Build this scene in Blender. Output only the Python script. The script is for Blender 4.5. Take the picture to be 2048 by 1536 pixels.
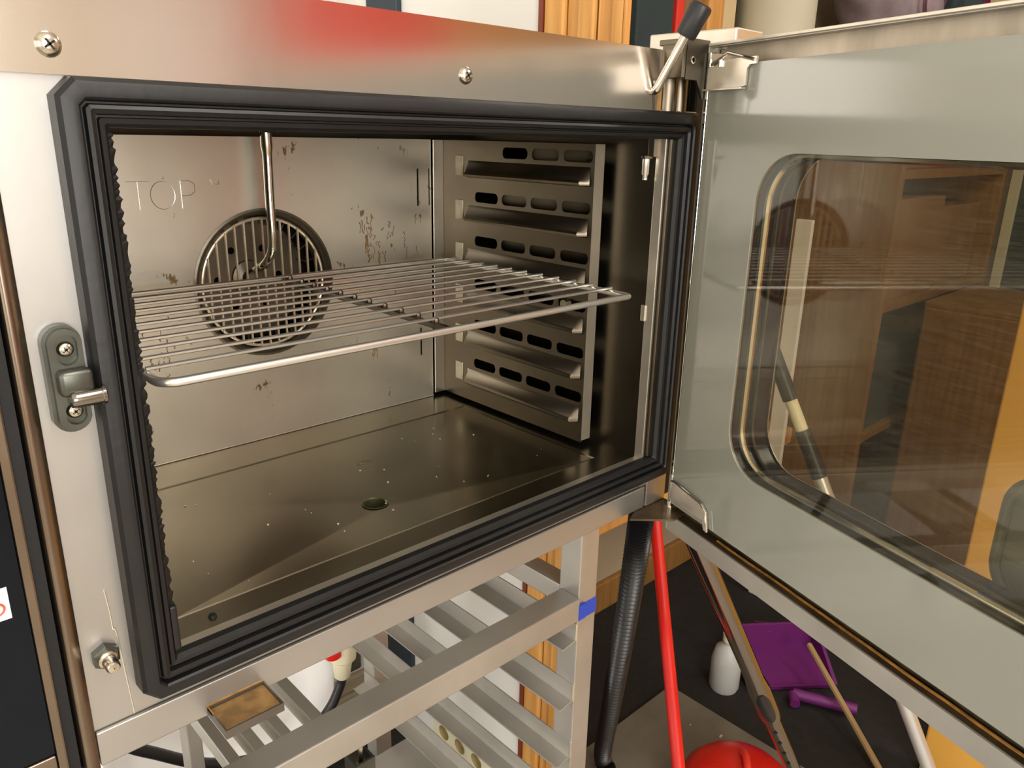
import bpy, bmesh, math, random
from mathutils import Vector, Matrix
random.seed(7)
S = bpy.context.scene
COL = S.collection
for o in list(bpy.data.objects): bpy.data.objects.remove(o)

# ------------------------------------------------------------------ camera
right = Vector((0.73108524, -0.68198253, 0.02035191))
down = Vector((-0.19361866, -0.23597724, -0.95227441))
fwd = Vector((0.6542371, 0.69225326, -0.30456402))
cd = bpy.data.cameras.new('camera'); cam = bpy.data.objects.new('camera', cd); COL.objects.link(cam)
cd.sensor_width = 36; cd.lens = 1555.24 / 2048 * 36; cd.clip_start = 0.02; cd.clip_end = 60
m = Matrix.Identity(4)
for i in range(3):
    m[i][0] = right[i]; m[i][1] = -down[i]; m[i][2] = -fwd[i]
m[0][3], m[1][3], m[2][3] = -0.1456, -0.5914, 0.38
cam.matrix_world = m
S.camera = cam

# ------------------------------------------------------------------ world, lights, exposure
GROUND = -1.05; CEIL = 1.55
XL, XR, YF, YB, YB2 = -1.9, 3.3, -2.9, 0.92, 0.77
W = bpy.data.worlds.new('world'); S.world = W; W.use_nodes = True
wn = W.node_tree.nodes; wn.clear()
wo = wn.new('ShaderNodeOutputWorld'); wb = wn.new('ShaderNodeBackground'); ws = wn.new('ShaderNodeTexSky')
ws.sky_type = 'HOSEK_WILKIE'; ws.turbidity = 4; ws.sun_direction = (0.2, 0.6, 0.7)
wb.inputs['Strength'].default_value = 0.55
W.node_tree.links.new(ws.outputs[0], wb.inputs[0]); W.node_tree.links.new(wb.outputs[0], wo.inputs[0])

def area(name, loc, rot, sx, sy, energy, color):
    d = bpy.data.lights.new(name, 'AREA'); d.shape = 'RECTANGLE'; d.size = sx; d.size_y = sy
    d.energy = energy; d.color = color
    o = bpy.data.objects.new(name, d); COL.objects.link(o); o.location = loc; o.rotation_euler = rot
    return o
# daylight entering through two windows and an added one at the left rear, and the tube lamps below the ceiling
area('daylight_front', (-0.55, YF + 0.03, 0.55), (math.radians(90), 0, math.radians(0)), 1.5, 1.3, 98, (1.0, 0.975, 0.94))
area('daylight_left', (XL + 0.03, -1.0, 0.45), (math.radians(90), 0, math.radians(-90)), 1.6, 1.2, 24, (1.0, 0.975, 0.94))
area('daylight_fill', (XL + 0.03, 0.42, 0.0), (math.radians(90), 0, math.radians(-90)), 0.7, 1.8, 48, (1.0, 0.975, 0.94))  # added fill that brightens the back wall and stand below the oven
LAMPS = [(0.2, -1.25), (1.9, -1.3)]
for (lx, ly) in LAMPS:
    area('tube_light', (lx, ly, CEIL - 0.095), (0, 0, 0), 0.28, 1.15, 24, (1.0, 0.95, 0.88))
vs = S.view_settings
S.display_settings.display_device = 'sRGB'
vs.view_transform = 'Standard'; vs.look = 'None'; vs.gamma = 1.0; vs.use_curve_mapping = False
vs.exposure = -0.60

# ------------------------------------------------------------------ helpers
def lin(h):
    h = h.lstrip('#'); r = []
    for i in (0, 2, 4):
        c = int(h[i:i+2], 16) / 255
        r.append(c / 12.92 if c <= 0.04045 else ((c + 0.055) / 1.055) ** 2.4)
    return (r[0], r[1], r[2], 1)

def mat(name, color, rough=0.5, metal=0.0, var=0.0, vscale=8, stretch=(1, 1, 1), rvar=0.0, bump=0.0,
        bscale=60, bstretch=(1, 1, 1), color2=None, spots=None, spot_col='#5a3a1c', spot_scale=40, coat=0.0, ior=1.5, aniso=0.0):
    M = bpy.data.materials.new(name); M.use_nodes = True
    nt = M.node_tree; N = nt.nodes; L = nt.links
    b = N['Principled BSDF']
    b.inputs['Roughness'].default_value = rough; b.inputs['Metallic'].default_value = metal
    b.inputs['Coat Weight'].default_value = coat; b.inputs['IOR'].default_value = ior
    b.inputs['Anisotropic'].default_value = aniso
    tc = N.new('ShaderNodeTexCoord')
    def noise(scale, st, detail=4):
        mp = N.new('ShaderNodeMapping'); mp.inputs['Scale'].default_value = st
        L.new(tc.outputs['Object'], mp.inputs[0])
        n = N.new('ShaderNodeTexNoise'); n.inputs['Scale'].default_value = scale; n.inputs['Detail'].default_value = detail
        L.new(mp.outputs[0], n.inputs['Vector']); return n
    c1 = lin(color)
    csock = None
    if var > 0 or color2:
        n = noise(vscale, stretch)
        r = N.new('ShaderNodeValToRGB')
        c2 = lin(color2) if color2 else tuple(min(1, x * (1 + var)) for x in c1[:3]) + (1,)
        c0 = c1 if color2 else tuple(x * (1 - var) for x in c1[:3]) + (1,)
        r.color_ramp.elements[0].position = 0.35; r.color_ramp.elements[1].position = 0.65
        r.color_ramp.elements[0].color = c0; r.color_ramp.elements[1].color = c2
        L.new(n.outputs['Fac'], r.inputs[0]); csock = r.outputs[0]
        if rvar > 0:
            mr = N.new('ShaderNodeMapRange'); mr.inputs['To Min'].default_value = max(0.02, rough - rvar); mr.inputs['To Max'].default_value = rough + rvar
            L.new(n.outputs['Fac'], mr.inputs['Value']); L.new(mr.outputs[0], b.inputs['Roughness'])
    if spots is not None:
        n2 = noise(spot_scale, (1, 1, 0.55), 6)
        n3 = noise(spot_scale * 0.12, (1, 1, 1), 2)
        mm = N.new('ShaderNodeMath'); mm.operation = 'MULTIPLY'
        L.new(n2.outputs['Fac'], mm.inputs[0]); L.new(n3.outputs['Fac'], mm.inputs[1])
        rr = N.new('ShaderNodeValToRGB'); rr.color_ramp.elements[0].position = spots; rr.color_ramp.elements[1].position = spots + 0.05
        L.new(mm.outputs[0], rr.inputs[0])
        mx = N.new('ShaderNodeMixRGB'); L.new(rr.outputs[0], mx.inputs[0])
        if csock: L.new(csock, mx.inputs[1])
        else: mx.inputs[1].default_value = c1
        mx.inputs[2].default_value = lin(spot_col); csock = mx.outputs[0]
    if csock: L.new(csock, b.inputs['Base Color'])
    else: b.inputs['Base Color'].default_value = c1
    if bump > 0:
        nb = noise(bscale, bstretch, 3); bp = N.new('ShaderNodeBump'); bp.inputs['Strength'].default_value = bump; bp.inputs['Distance'].default_value = 0.002
        L.new(nb.outputs['Fac'], bp.inputs['Height']); L.new(bp.outputs[0], b.inputs['Normal'])
    return M

M = {}
M['steel'] = mat('brushed_steel', '#c9c4ba', 0.34, 1.0, 0.06, 3, (1, 1, 1), 0.05, 0.02, 40, (0.3, 1, 30))
M['hood'] = mat('hood_steel', '#d6cfc8', 0.18, 1.0, 0.03, 4, (1, 1, 1), 0.03, 0.06, 14, (1.2, 1, 0.8))
M['frame'] = mat('front_frame_steel', '#b4b2ae', 0.40, 0.85, 0.05, 6, (1, 1, 1), 0.05, 0.03, 60)
M['baffle'] = mat('stained_steel', '#d6d2c6', 0.36, 0.95, 0.10, 5, (1, 1, 1), 0.06, 0.03, 30, (1, 1, 1), spots=0.40, spot_col='#8a7652', spot_scale=150)
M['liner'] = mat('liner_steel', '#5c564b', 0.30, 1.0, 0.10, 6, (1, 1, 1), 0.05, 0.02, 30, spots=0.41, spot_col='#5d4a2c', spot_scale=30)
M['floorpan'] = mat('oven_floor_steel', '#aba390', 0.23, 1.0, 0.10, 5, (1, 1, 1), 0.05, 0.03, 18, spots=0.42, spot_col='#6e5530', spot_scale=24)
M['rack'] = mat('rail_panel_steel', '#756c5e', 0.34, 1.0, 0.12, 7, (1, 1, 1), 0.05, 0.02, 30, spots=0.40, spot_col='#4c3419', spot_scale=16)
M['bright'] = mat('bright_steel', '#e4ddcf', 0.30, 0.9, 0.05, 20)
M['tab'] = mat('pale_tab', '#d8cdb2', 0.55, 0.15, 0.15, 60, spots=0.46, spot_col='#7a5a30', spot_scale=60)
M['chrome'] = mat('chrome', '#e2ddd2', 0.10, 1.0)
M['wandchrome'] = mat('wand_chrome', '#8f8a83', 0.13, 1.0)
M['wire'] = mat('chrome_wire', '#e6e3dc', 0.30, 0.9, spots=0.52, spot_col='#7a4a22', spot_scale=30)
M['rust'] = mat('rusty_wire', '#6a655c', 0.40, 0.9, 0.3, 40, color2='#5a4636')
M['darksteel'] = mat('dark_steel', '#5f5a50', 0.38, 1.0, 0.10, 10)
M['grill'] = mat('tinned_wire', '#d8c8ae', 0.38, 0.7, 0.15, 60)
M['fan'] = mat('fan_steel', '#776f60', 0.38, 0.9, 0.15, 25)
M['chamber'] = mat('chamber_black', '#2c2924', 0.6, 0.5)
M['rubber'] = mat('black_rubber', '#0f0f10', 0.45, 0.0, 0.15, 12, (1, 1, 1), 0.08, 0.15, 90)
M['blackplastic'] = mat('black_plastic', '#1c1c1d', 0.40)
M['slot'] = mat('dark_gap', '#0c0c0e', 0.7)
M['cast'] = mat('cast_zinc', '#5c5e57', 0.34, 0.85, 0.15, 30, (1, 1, 1), 0.06, 0.05, 80)
M['screw'] = mat('screw_steel', '#d2ccbd', 0.22, 1.0)
M['panelglass'] = mat('control_glass', '#0a1017', 0.12, 0.0, ior=1.3)
M['bronze'] = mat('control_bezel', '#8c7f72', 0.26, 1.0, 0.08, 20)
M['sticker'] = mat('white_sticker', '#efece6', 0.5)
M['stickerred'] = mat('sticker_print', '#d8583a', 0.5)
M['greyglass'] = mat('grey_painted_glass', '#8d8d82', 0.10, 0.0, 0.02, 3, coat=0.0, ior=1.5)
M['doorpan'] = mat('door_steel', '#bcb7ad', 0.45, 0.8, 0.08, 8, (1, 1, 1), 0.05, 0.04, 30)
M['doorgrime'] = mat('door_channel_grime', '#b5aa98', 0.45, 0.7, 0.2, 25, (1, 1, 0.3), 0.05, 0.1, 90, (1, 1, 0.2), spots=0.44, spot_col='#4c4030', spot_scale=60)
M['doorchannel'] = mat('door_channel_brown', '#6d5c45', 0.45, 0.6, 0.25, 30, color2='#4b3f2f')
M['goldseal'] = mat('amber_sealant', '#96692c', 0.5, 0, 0.3, 80)
M['blackband'] = mat('black_spacer', '#15171b', 0.25, 0.2)
M['handleplate'] = mat('handle_plate_grey', '#6b6d66', 0.45)
M['grime'] = mat('brown_grease', '#86663a', 0.75, 0, 0.3, 60, bump=0.4, bscale=160)
M['cupsteel'] = mat('cup_steel', '#75706a', 0.4, 0.9, 0.1, 20)
M['stand'] = mat('stand_steel', '#bdbab3', 0.45, 0.85, 0.08, 10, (1, 1, 1), 0.05, 0.03, 40)
M['tape'] = mat('blue_tape', '#1e3fb0', 0.35)
M['wallwhite'] = mat('white_wall', '#e4e2dc', 0.7, 0, 0.02, 3)
M['wallcream'] = mat('cream_wall', '#d9cdb8', 0.8, 0, 0.03, 3)
M['ceil'] = mat('ceiling_paint', '#e8e4da', 0.85)
M['navy'] = mat('navy_paint', '#25333f', 0.45)
M['wood'] = mat('honey_wood', '#c98d45', 0.5, 0, 0.14, 5, (14, 14, 0.8), 0.05, 0.05, 20, (8, 8, 0.5), color2='#dba55c')
M['wooddark'] = mat('brown_wood', '#86602f', 0.5, 0, 0.14, 5, (14, 14, 0.8), color2='#99713d')
M['redbrown'] = mat('red_brown_edge', '#7a3820', 0.55)
M['skirt'] = mat('beige_skirting', '#b5a88e', 0.6, 0, 0.06, 5)
M['beige'] = mat('beige_dado', '#a4957a', 0.75, 0, 0.05, 4)
M['darkfloor'] = mat('dark_carpet', '#1d1a17', 0.9, 0, 0.2, 40, bump=0.2, bscale=200)
M['mat'] = mat('grey_mat', '#6f6a5d', 0.8, 0, 0.12, 12, bump=0.15, bscale=150)
M['lightfloor'] = mat('pale_floor', '#b6aea0', 0.5, 0, 0.06, 4)
M['cream'] = mat('cream_plastic', '#e3dcbc', 0.45)
M['socket'] = mat('socket_ochre', '#a89868', 0.6)
M['white'] = mat('white_plastic', '#ecebe8', 0.4)
M['red'] = mat('red_plastic', '#d01f16', 0.33)
M['redmatt'] = mat('red_lacquer', '#e0382a', 0.5)
M['corr'] = mat('black_corrugated', '#1f1f20', 0.32)
M['purple'] = mat('purple_plastic', '#6a1f68', 0.5)
M['magenta'] = mat('magenta_plastic', '#c2289a', 0.4)
M['whitebottle'] = mat('white_bottle', '#b9bcb8', 0.4)
M['yellow'] = mat('yellow_board', '#dba548', 0.55, 0, 0.04, 3)
M['card'] = mat('brown_card', '#8d6a45', 0.8, 0, 0.08, 6)
M['cardlight'] = mat('cream_card', '#d3bd93', 0.8, 0, 0.05, 6)
M['teal'] = mat('dark_teal', '#2b3a3d', 0.7, 0, 0.1, 6)
M['rollcream'] = mat('cream_roll', '#c8c4ac', 0.7, 0, 0.04, 6)
M['ochre'] = mat('ochre_board', '#8d7446', 0.6, 0, 0.08, 6)
M['bag'] = mat('grey_film', '#8e8288', 0.3, 0, 0.15, 15, color2='#a89aa2', bump=0.5, bscale=30)
M['bagprint'] = mat('film_print', '#6d4a58', 0.4)
M['cloth'] = mat('blue_cloth', '#2d3a46', 0.85, 0, 0.2, 10)
M['straw'] = mat('pale_stick', '#a58a5f', 0.6)
M['debris'] = mat('pale_scrap', '#c7c0b0', 0.7)
M['lamp'] = mat('lamp_diffuser', '#ffffff', 0.5)
b = M['lamp'].node_tree.nodes['Principled BSDF']; b.inputs['Emission Color'].default_value = (1, 0.95, 0.88, 1); b.inputs['Emission Strength'].default_value = 6
M['lampbody'] = mat('lamp_housing', '#e6e4df', 0.5)

def glassmat(name, tint, refl_rough=0.03, dirt=0.0):
    g = bpy.data.materials.new(name); g.use_nodes = True; nt = g.node_tree; N = nt.nodes; L = nt.links; N.clear()
    out = N.new('ShaderNodeOutputMaterial'); tr = N.new('ShaderNodeBsdfTransparent'); tr.inputs[0].default_value = tint
    gl = N.new('ShaderNodeBsdfGlossy'); gl.inputs['Roughness'].default_value = refl_rough
    lw = N.new('ShaderNodeLayerWeight'); lw.inputs['Blend'].default_value = 0.5
    pw = N.new('ShaderNodeMath'); pw.operation = 'POWER'; pw.inputs[1].default_value = 5; L.new(lw.outputs['Facing'], pw.inputs[0])
    fr = N.new('ShaderNodeMath'); fr.operation = 'MULTIPLY_ADD'; fr.inputs[1].default_value = 0.96; fr.inputs[2].default_value = 0.04; L.new(pw.outputs[0], fr.inputs[0])
    mx = N.new('ShaderNodeMixShader'); L.new(fr.outputs[0], mx.inputs[0]); L.new(tr.outputs[0], mx.inputs[1]); L.new(gl.outputs[0], mx.inputs[2])
    last = mx
    if dirt > 0:
        df = N.new('ShaderNodeBsdfDiffuse'); df.inputs[0].default_value = (0.75, 0.7, 0.6, 1)
        tc = N.new('ShaderNodeTexCoord'); mp = N.new('ShaderNodeMapping'); mp.inputs['Scale'].default_value = (5, 5, 160)
        n = N.new('ShaderNodeTexNoise'); n.inputs['Scale'].default_value = 5; n.inputs['Detail'].default_value = 5
        L.new(tc.outputs['Object'], mp.inputs[0]); L.new(mp.outputs[0], n.inputs['Vector'])
        r = N.new('ShaderNodeMapRange'); r.inputs['From Min'].default_value = 0.42; r.inputs['From Max'].default_value = 0.8
        r.inputs['To Min'].default_value = dirt * 0.35; r.inputs['To Max'].default_value = dirt * 2.0
        L.new(n.outputs['Fac'], r.inputs['Value'])
        m2 = N.new('ShaderNodeMixShader'); L.new(r.outputs[0], m2.inputs[0]); L.new(mx.outputs[0], m2.inputs[1]); L.new(df.outputs[0], m2.inputs[2]); last = m2
    L.new(last.outputs[0], out.inputs[0])
    return g
M['glass_in'] = glassmat('inner_door_glass', (0.90, 0.90, 0.84, 1), 0.03, 0.010)
M['glass_out'] = glassmat('outer_door_glass', (0.86, 0.83, 0.76, 1), 0.03, 0.015)
M['winglass'] = glassmat('window_glass', (0.95, 0.97, 0.97, 1))

def link(name, bm, mt, parent=None, smooth=False, label=None):
    me = bpy.data.meshes.new(name); bmesh.ops.recalc_face_normals(bm, faces=bm.faces); bm.to_mesh(me); bm.free()
    me.materials.append(M[mt] if isinstance(mt, str) else mt)
    if smooth:
        for p in me.polygons: p.use_smooth = True
        if hasattr(me, 'set_sharp_from_angle'): me.set_sharp_from_angle(angle=math.radians(40))
    o = bpy.data.objects.new(name, me); COL.objects.link(o)
    if parent is not None:
        o.parent = parent
        o.matrix_parent_inverse = Matrix.Identity(4)
        base = BASE.get(parent.name)
        if base: o.matrix_parent_inverse = Matrix.Translation(-base)
    if label: o['label'] = label
    return o
BASE = {}
def thing(name, loc, label, cat, group=None):
    o = bpy.data.objects.new(name, None); COL.objects.link(o); o.location = loc; o.empty_display_size = 0.05
    o['label'] = label; o['category'] = cat
    if group: o['group'] = group
    BASE[o.name] = Vector(loc); return o
def tag(o, label, cat, group=None):
    o['label'] = label; o['category'] = cat
    if group: o['group'] = group
    return o
def struct(o): o['kind'] = 'structure'; return o

def nb(): return bmesh.new()
def box(bm, x0, x1, y0, y1, z0, z1, bev=0.0, seg=2, f=None):
    b2 = bmesh.new(); vs_ = [b2.verts.new((x, y, z)) for x in (x0, x1) for y in (y0, y1) for z in (z0, z1)]
    for q in ((0, 1, 3, 2), (4, 6, 7, 5), (0, 4, 5, 1), (2, 3, 7, 6), (0, 2, 6, 4), (1, 5, 7, 3)): b2.faces.new([vs_[i] for i in q])
    if bev > 0: bmesh.ops.bevel(b2, geom=list(b2.edges), offset=bev, segments=seg, affect='EDGES', profile=0.5)
    merge(bm, b2, f); return bm
def merge(bm, b2, f=None):
    mp = {}
    for v in b2.verts: mp[v] = bm.verts.new(f(v.co) if f else v.co)
    for fc in b2.faces:
        try: bm.faces.new([mp[v] for v in fc.verts])
        except ValueError: pass
    b2.free()
def tube(bm, pts, r, n=10, closed=False, cap=True, f=None):
    pts = [Vector(p) for p in pts]; k = len(pts)
    rr = r if isinstance(r, (list, tuple)) else [r] * k
    rings = []; up = None
    for i in range(k):
        if closed: t = (pts[(i+1) % k] - pts[i-1]).normalized()
        else: t = (pts[min(i+1, k-1)] - pts[max(i-1, 0)]).normalized()
        if up is None:
            a = Vector((0, 0, 1)) if abs(t.z) < 0.9 else Vector((1, 0, 0)); up = (a - t * a.dot(t)).normalized()
        else: up = (up - t * up.dot(t)).normalized()
        s = t.cross(up)
        rings.append([bm.verts.new((lambda p: f(p) if f else p)(pts[i] + (up * math.cos(2*math.pi*j/n) + s * math.sin(2*math.pi*j/n)) * rr[i])) for j in range(n)])
    for i in range(k if closed else k - 1):
        A = rings[i]; B = rings[(i+1) % k]
        for j in range(n): bm.faces.new((A[j], A[(j+1) % n], B[(j+1) % n], B[j]))
    if cap and not closed:
        bm.faces.new(rings[0][::-1]); bm.faces.new(rings[-1])
    return bm
def lathe(bm, prof, O, ax, n=24, cap0=False, cap1=False):
    """prof: (r, h) list, O origin, ax axis direction"""
    O = Vector(O); ax = Vector(ax).normalized(); a = Vector((0, 0, 1)) if abs(ax.z) < 0.9 else Vector((1, 0, 0))
    u = (a - ax * a.dot(ax)).normalized(); v = ax.cross(u); rings = []
    for (r, h) in prof:
        rings.append([bm.verts.new(O + ax*h + (u*math.cos(2*math.pi*j/n) + v*math.sin(2*math.pi*j/n)) * r) for j in range(n)])
    for A, B in zip(rings, rings[1:]):
        for j in range(n): bm.faces.new((A[j], A[(j+1) % n], B[(j+1) % n], B[j]))
    if cap0: bm.faces.new(rings[0][::-1])
    if cap1: bm.faces.new(rings[-1])
    return bm
def plate(bm, outer, holes, f, t):
    """flat plate with holes; f(u,v,w) -> world; thickness t in +w"""
    for w, flip in ((0, False), (t, True)):
        b2 = bmesh.new(); edges = []
        for lp in [outer] + holes:
            vv = [b2.verts.new((p[0], p[1], 0)) for p in lp]
            for i in range(len(vv)): edges.append(b2.edges.new((vv[i], vv[(i+1) % len(vv)])))
        bmesh.ops.triangle_fill(b2, use_beauty=True, use_dissolve=False, edges=edges, normal=(0, 0, 1))
        merge(bm, b2, lambda c, w=w: f(c.x, c.y, w))
    for lp in [outer] + holes:
        A = [bm.verts.new(f(p[0], p[1], 0)) for p in lp]; B = [bm.verts.new(f(p[0], p[1], t)) for p in lp]
        for i in range(len(lp)):
            j = (i + 1) % len(lp); bm.faces.new((A[i], A[j], B[j], B[i]))
    bmesh.ops.remove_doubles(bm, verts=bm.verts, dist=1e-6)
    return bm
def rrect(x0, x1, y0, y1, r, n=6):
    out = []
    for cx, cy, a0 in ((x1-r, y1-r, 0), (x0+r, y1-r, 90), (x0+r, y0+r, 180), (x1-r, y0+r, 270)):
        for i in range(n + 1):
            a = math.radians(a0 + 90*i/n); out.append((cx + r*math.cos(a), cy + r*math.sin(a)))
    return out
def circ(cx, cy, r, n=48): return [(cx + r*math.cos(2*math.pi*i/n), cy + r*math.sin(2*math.pi*i/n)) for i in range(n)]
def rect(x0, x1, y0, y1): return [(x0, y0), (x1, y0), (x1, y1), (x0, y1)]
XZ = lambda y, d=1: (lambda u, v, w: Vector((u, y + d*w, v)))
YZ = lambda x, d=1: (lambda u, v, w: Vector((x + d*w, u, v)))
XY = lambda z, d=1: (lambda u, v, w: Vector((u, v, z + d*w)))
def bz(p0, p1, p2, p3, n=16):
    o = []
    for i in range(n + 1):
        t = i / n; o.append(tuple((1-t)**3*a + 3*(1-t)**2*t*b_ + 3*(1-t)*t*t*c + t**3*d for a, b_, c, d in zip(p0, p1, p2, p3)))
    return o
def spline(pts, n=8):
    P = [Vector(p) for p in pts]; P = [2*P[0]-P[1]] + P + [2*P[-1]-P[-2]]; o = []
    for i in range(1, len(P) - 2):
        for k in range(n):
            t = k / n; a, b_, c, d = P[i-1], P[i], P[i+1], P[i+2]
            o.append(0.5*((2*b_) + (c-a)*t + (2*a-5*b_+4*c-d)*t*t + (3*b_-a-3*c+d)*t**3))
    o.append(P[-2]); return o

# ------------------------------------------------------------------ the room
def wall(name, mt, *boxes, parent=None):
    bm = nb()
    for b_ in boxes: box(bm, *b_)
    return struct(link(name, bm, mt, parent))
fl = wall('floor', 'lightfloor', (XL-.15, XR+.15, YF-.15, -0.25, GROUND-.1, GROUND))
wall('floor_carpet', 'darkfloor', (XL-.15, XR+.15, -0.25, YB+.12, GROUND-.1, GROUND))
wall('ceiling', 'ceil', (XL-.15, XR+.15, YF-.15, YB+.12, CEIL, CEIL+.1))
wall('wall_back', 'wallwhite', (XL-.15, 0.82, YB, YB+.12, GROUND, CEIL))
wall('wall_recess', 'beige', (0.85, XR+.15, YB2, YB2+.12, GROUND, CEIL))
wall('wall_partition', 'wallwhite', (0.82, 0.85, 0.384, YB+.12, GROUND, CEIL))
wall('wall_right', 'wallcream', (XR, XR+.15, YF-.15, YB2, GROUND, CEIL))
# left wall with window hole (y -1.8..-0.2, z -0.15..1.05), front wall with window hole (x -1.3..0.2, z -0.1..1.2)
wall('wall_left', 'wallcream', (XL-.15, XL, YF-.15, -1.8, GROUND, CEIL), (XL-.15, XL, -0.2, 0.05, GROUND, CEIL), (XL-.15, XL, 0.8, YB, GROUND, CEIL), (XL-.15, XL, 0.05, 0.8, GROUND, -0.95), (XL-.15, XL, 0.05, 0.8, 1.0, CEIL),
     (XL-.15, XL, -1.8, -0.2, GROUND, -0.15), (XL-.15, XL, -1.8, -0.2, 1.05, CEIL))
wall('wall_front', 'wallcream', (XL, -1.3, YF-.15, YF, GROUND, CEIL), (0.2, XR, YF-.15, YF, GROUND, CEIL),
     (-1.3, 0.2, YF-.15, YF, GROUND, -0.1), (-1.3, 0.2, YF-.15, YF, 1.2, CEIL))
def window(name, f, w0, w1, z0, z1):
    bm = nb()
    for (a, b_, c, d) in ((w0, w1, z0, z0+.05), (w0, w1, z1-.05, z1), (w0, w0+.05, z0, z1), (w1-.05, w1, z0, z1), ((w0+w1)/2-.025, (w0+w1)/2+.025, z0, z1)):
        box(bm, a, b_, 0.04, 0.09, c, d, f=f)
    o = struct(link(name, bm, 'white'))
    bm = nb(); box(bm, w0+.05, w1-.05, 0.06, 0.066, z0+.05, z1-.05, f=f); link('window_pane', bm, 'winglass', o)
window('window_1', lambda c: Vector((c.x, YF - c.y, c.z)), -1.3, 0.2, -0.1, 1.2)
window('window_2', lambda c: Vector((XL - c.y, c.x, c.z)), -1.8, -0.2, -0.15, 1.05)
window('fill_window', lambda c: Vector((XL - c.y, c.x, c.z)), 0.05, 0.8, -0.95, 1.0)  # unseen window added to let light in under the oven
# skirting board on the back wall: two stepped strips
bm = nb(); box(bm, XL, 0.815, YB-.028, YB-.001, GROUND, GROUND+.045, 0.003)
bb = struct(link('baseboard_back', bm, 'skirt'))
bm = nb(); box(bm, XL, 0.815, YB-.018, YB-.001, GROUND+.045, GROUND+.085, 0.004); link('upper_moulding', bm, 'skirt', bb)
# navy strip, red-brown edge, honey wood boards on the partition
bm = nb(); box(bm, 0.806, 0.8195, 0.762, 0.866, GROUND, CEIL, 0.002); struct(link('trim_1', bm, 'navy'))
bm = nb(); box(bm, 0.8165, 0.851, 0.374, 0.3835, GROUND, CEIL); struct(link('trim_2', bm, 'redbrown'))
bm = nb(); box(bm, 0.83, 0.836, 0.2115, 0.373, GROUND, CEIL); tr3 = struct(link('trim_3', bm, 'wooddark'))
for (a, b_, px) in ((0.330, 0.3725, 0.818), (0.304, 0.328, 0.826), (0.268, 0.302, 0.819), (0.236, 0.264, 0.829), (0.2115, 0.234, 0.820)):
    bm = nb(); box(bm, px, 0.83, a, b_, GROUND, CEIL, 0.003); link('plank', bm, 'wood', tr3)
bm = nb(); box(bm, 0.82, 0.832, 0.205, 0.211, GROUND, CEIL, 0.002); link('plank', bm, 'wood', tr3)
# dado rail and baseboard of the recess wall
bm = nb(); box(bm, 0.852, 2.25, YB2-.22, YB2-.001, -0.60, -0.545, 0.005); struct(link('trim_4', bm, 'wood'))
bm = nb(); box(bm, 0.852, XR, YB2-.02, YB2-.001, GROUND, -0.95, 0.004); struct(link('baseboard_recess', bm, 'wooddark'))
# grey floor mat
bm = nb(); box(bm, 0.70, 1.402, -0.24, 0.392, GROUND, GROUND+.008, 0.003); mto = tag(link('floor_mat', bm, 'mat'), 'flat grey mat on the dark floor beneath the mop handles', 'mat')
# ceiling lamps
for i, (lx, ly) in enumerate(LAMPS):
    t = thing('ceiling_lamp', (lx, ly, CEIL), 'long white tube lamp on the ceiling ' + ('above the oven front' if i == 0 else 'towards the far corner'), 'lamp', 'ceiling tube lamps')
    bm = nb(); box(bm, lx-.17, lx+.17, ly-.62, ly+.62, CEIL-.06, CEIL-.002, 0.01); link('housing', bm, 'lampbody', t)
    bm = nb(); box(bm, lx-.15, lx+.15, ly-.6, ly+.6, CEIL-.085, CEIL-.06, 0.008); link('diffuser', bm, 'lamp', t)

bm = nb(); box(bm, 0.95, 1.45, YF+.001, YF+.04, GROUND, 1.0, .004); dr1 = struct(link('door_1', bm, 'white'))
bm = nb(); tube(bm, [(1.40, YF+.04, 0.0), (1.40, YF+.09, 0.0), (1.29, YF+.09, 0.0)], .009, 10); link('door_handle', bm, 'chrome', dr1, True)
# furniture opposite the oven, mirrored in its hood
t = thing('red_locker', (2.0, YF+.25, GROUND), 'tall red lacquered locker mirrored in the oven hood', 'locker')
bm = nb(); box(bm, 1.62, 2.26, YF+.02, YF+.45, GROUND, 1.15, 0.01); link('body', bm, 'redmatt', t)
for a, b_ in ((1.63, 1.935), (1.945, 2.25)):
    bm = nb(); box(bm, a, b_, YF+.45, YF+.47, GROUND+.06, 1.13, 0.004); d = link('door', bm, 'redmatt', t)
    bm = nb(); xh = b_-.05 if a < 1.7 else a+.05; tube(bm, [(xh, YF+.471, 0.0), (xh, YF+.5, 0.02), (xh, YF+.5, 0.14), (xh, YF+.471, 0.16)], 0.006, 8); link('handle', bm, 'chrome', d, True)
t = thing('wooden_cupboard', (2.87, YF+.25, GROUND), 'tall honey wood cupboard mirrored in the oven hood beside the red locker', 'cupboard')
bm = nb(); box(bm, 2.28, 3.27, YF+.02, YF+.45, GROUND, 1.1, 0.01); link('body', bm, 'wood', t)
for a, b_ in ((2.29, 2.77), (2.78, 3.26)):
    bm = nb(); box(bm, a, b_, YF+.45, YF+.47, GROUND+.06, 1.08, 0.004); d = link('door', bm, 'wood', t)
    bm = nb(); lathe(bm, [(0.001, .03), (.015, .027), (.017, .02), (.008, .008), (.008, 0)], ((b_-.04 if a < 2.5 else a+.04), YF+.47, 0.05), (0, 1, 0), 16); link('knob', bm, 'chrome', d, True)

# ------------------------------------------------------------------ the oven
OV = thing('combi_oven', (0.34, 0.25, -0.1125), 'stainless steel convection oven with its glazed door swung open', 'oven')
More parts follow.
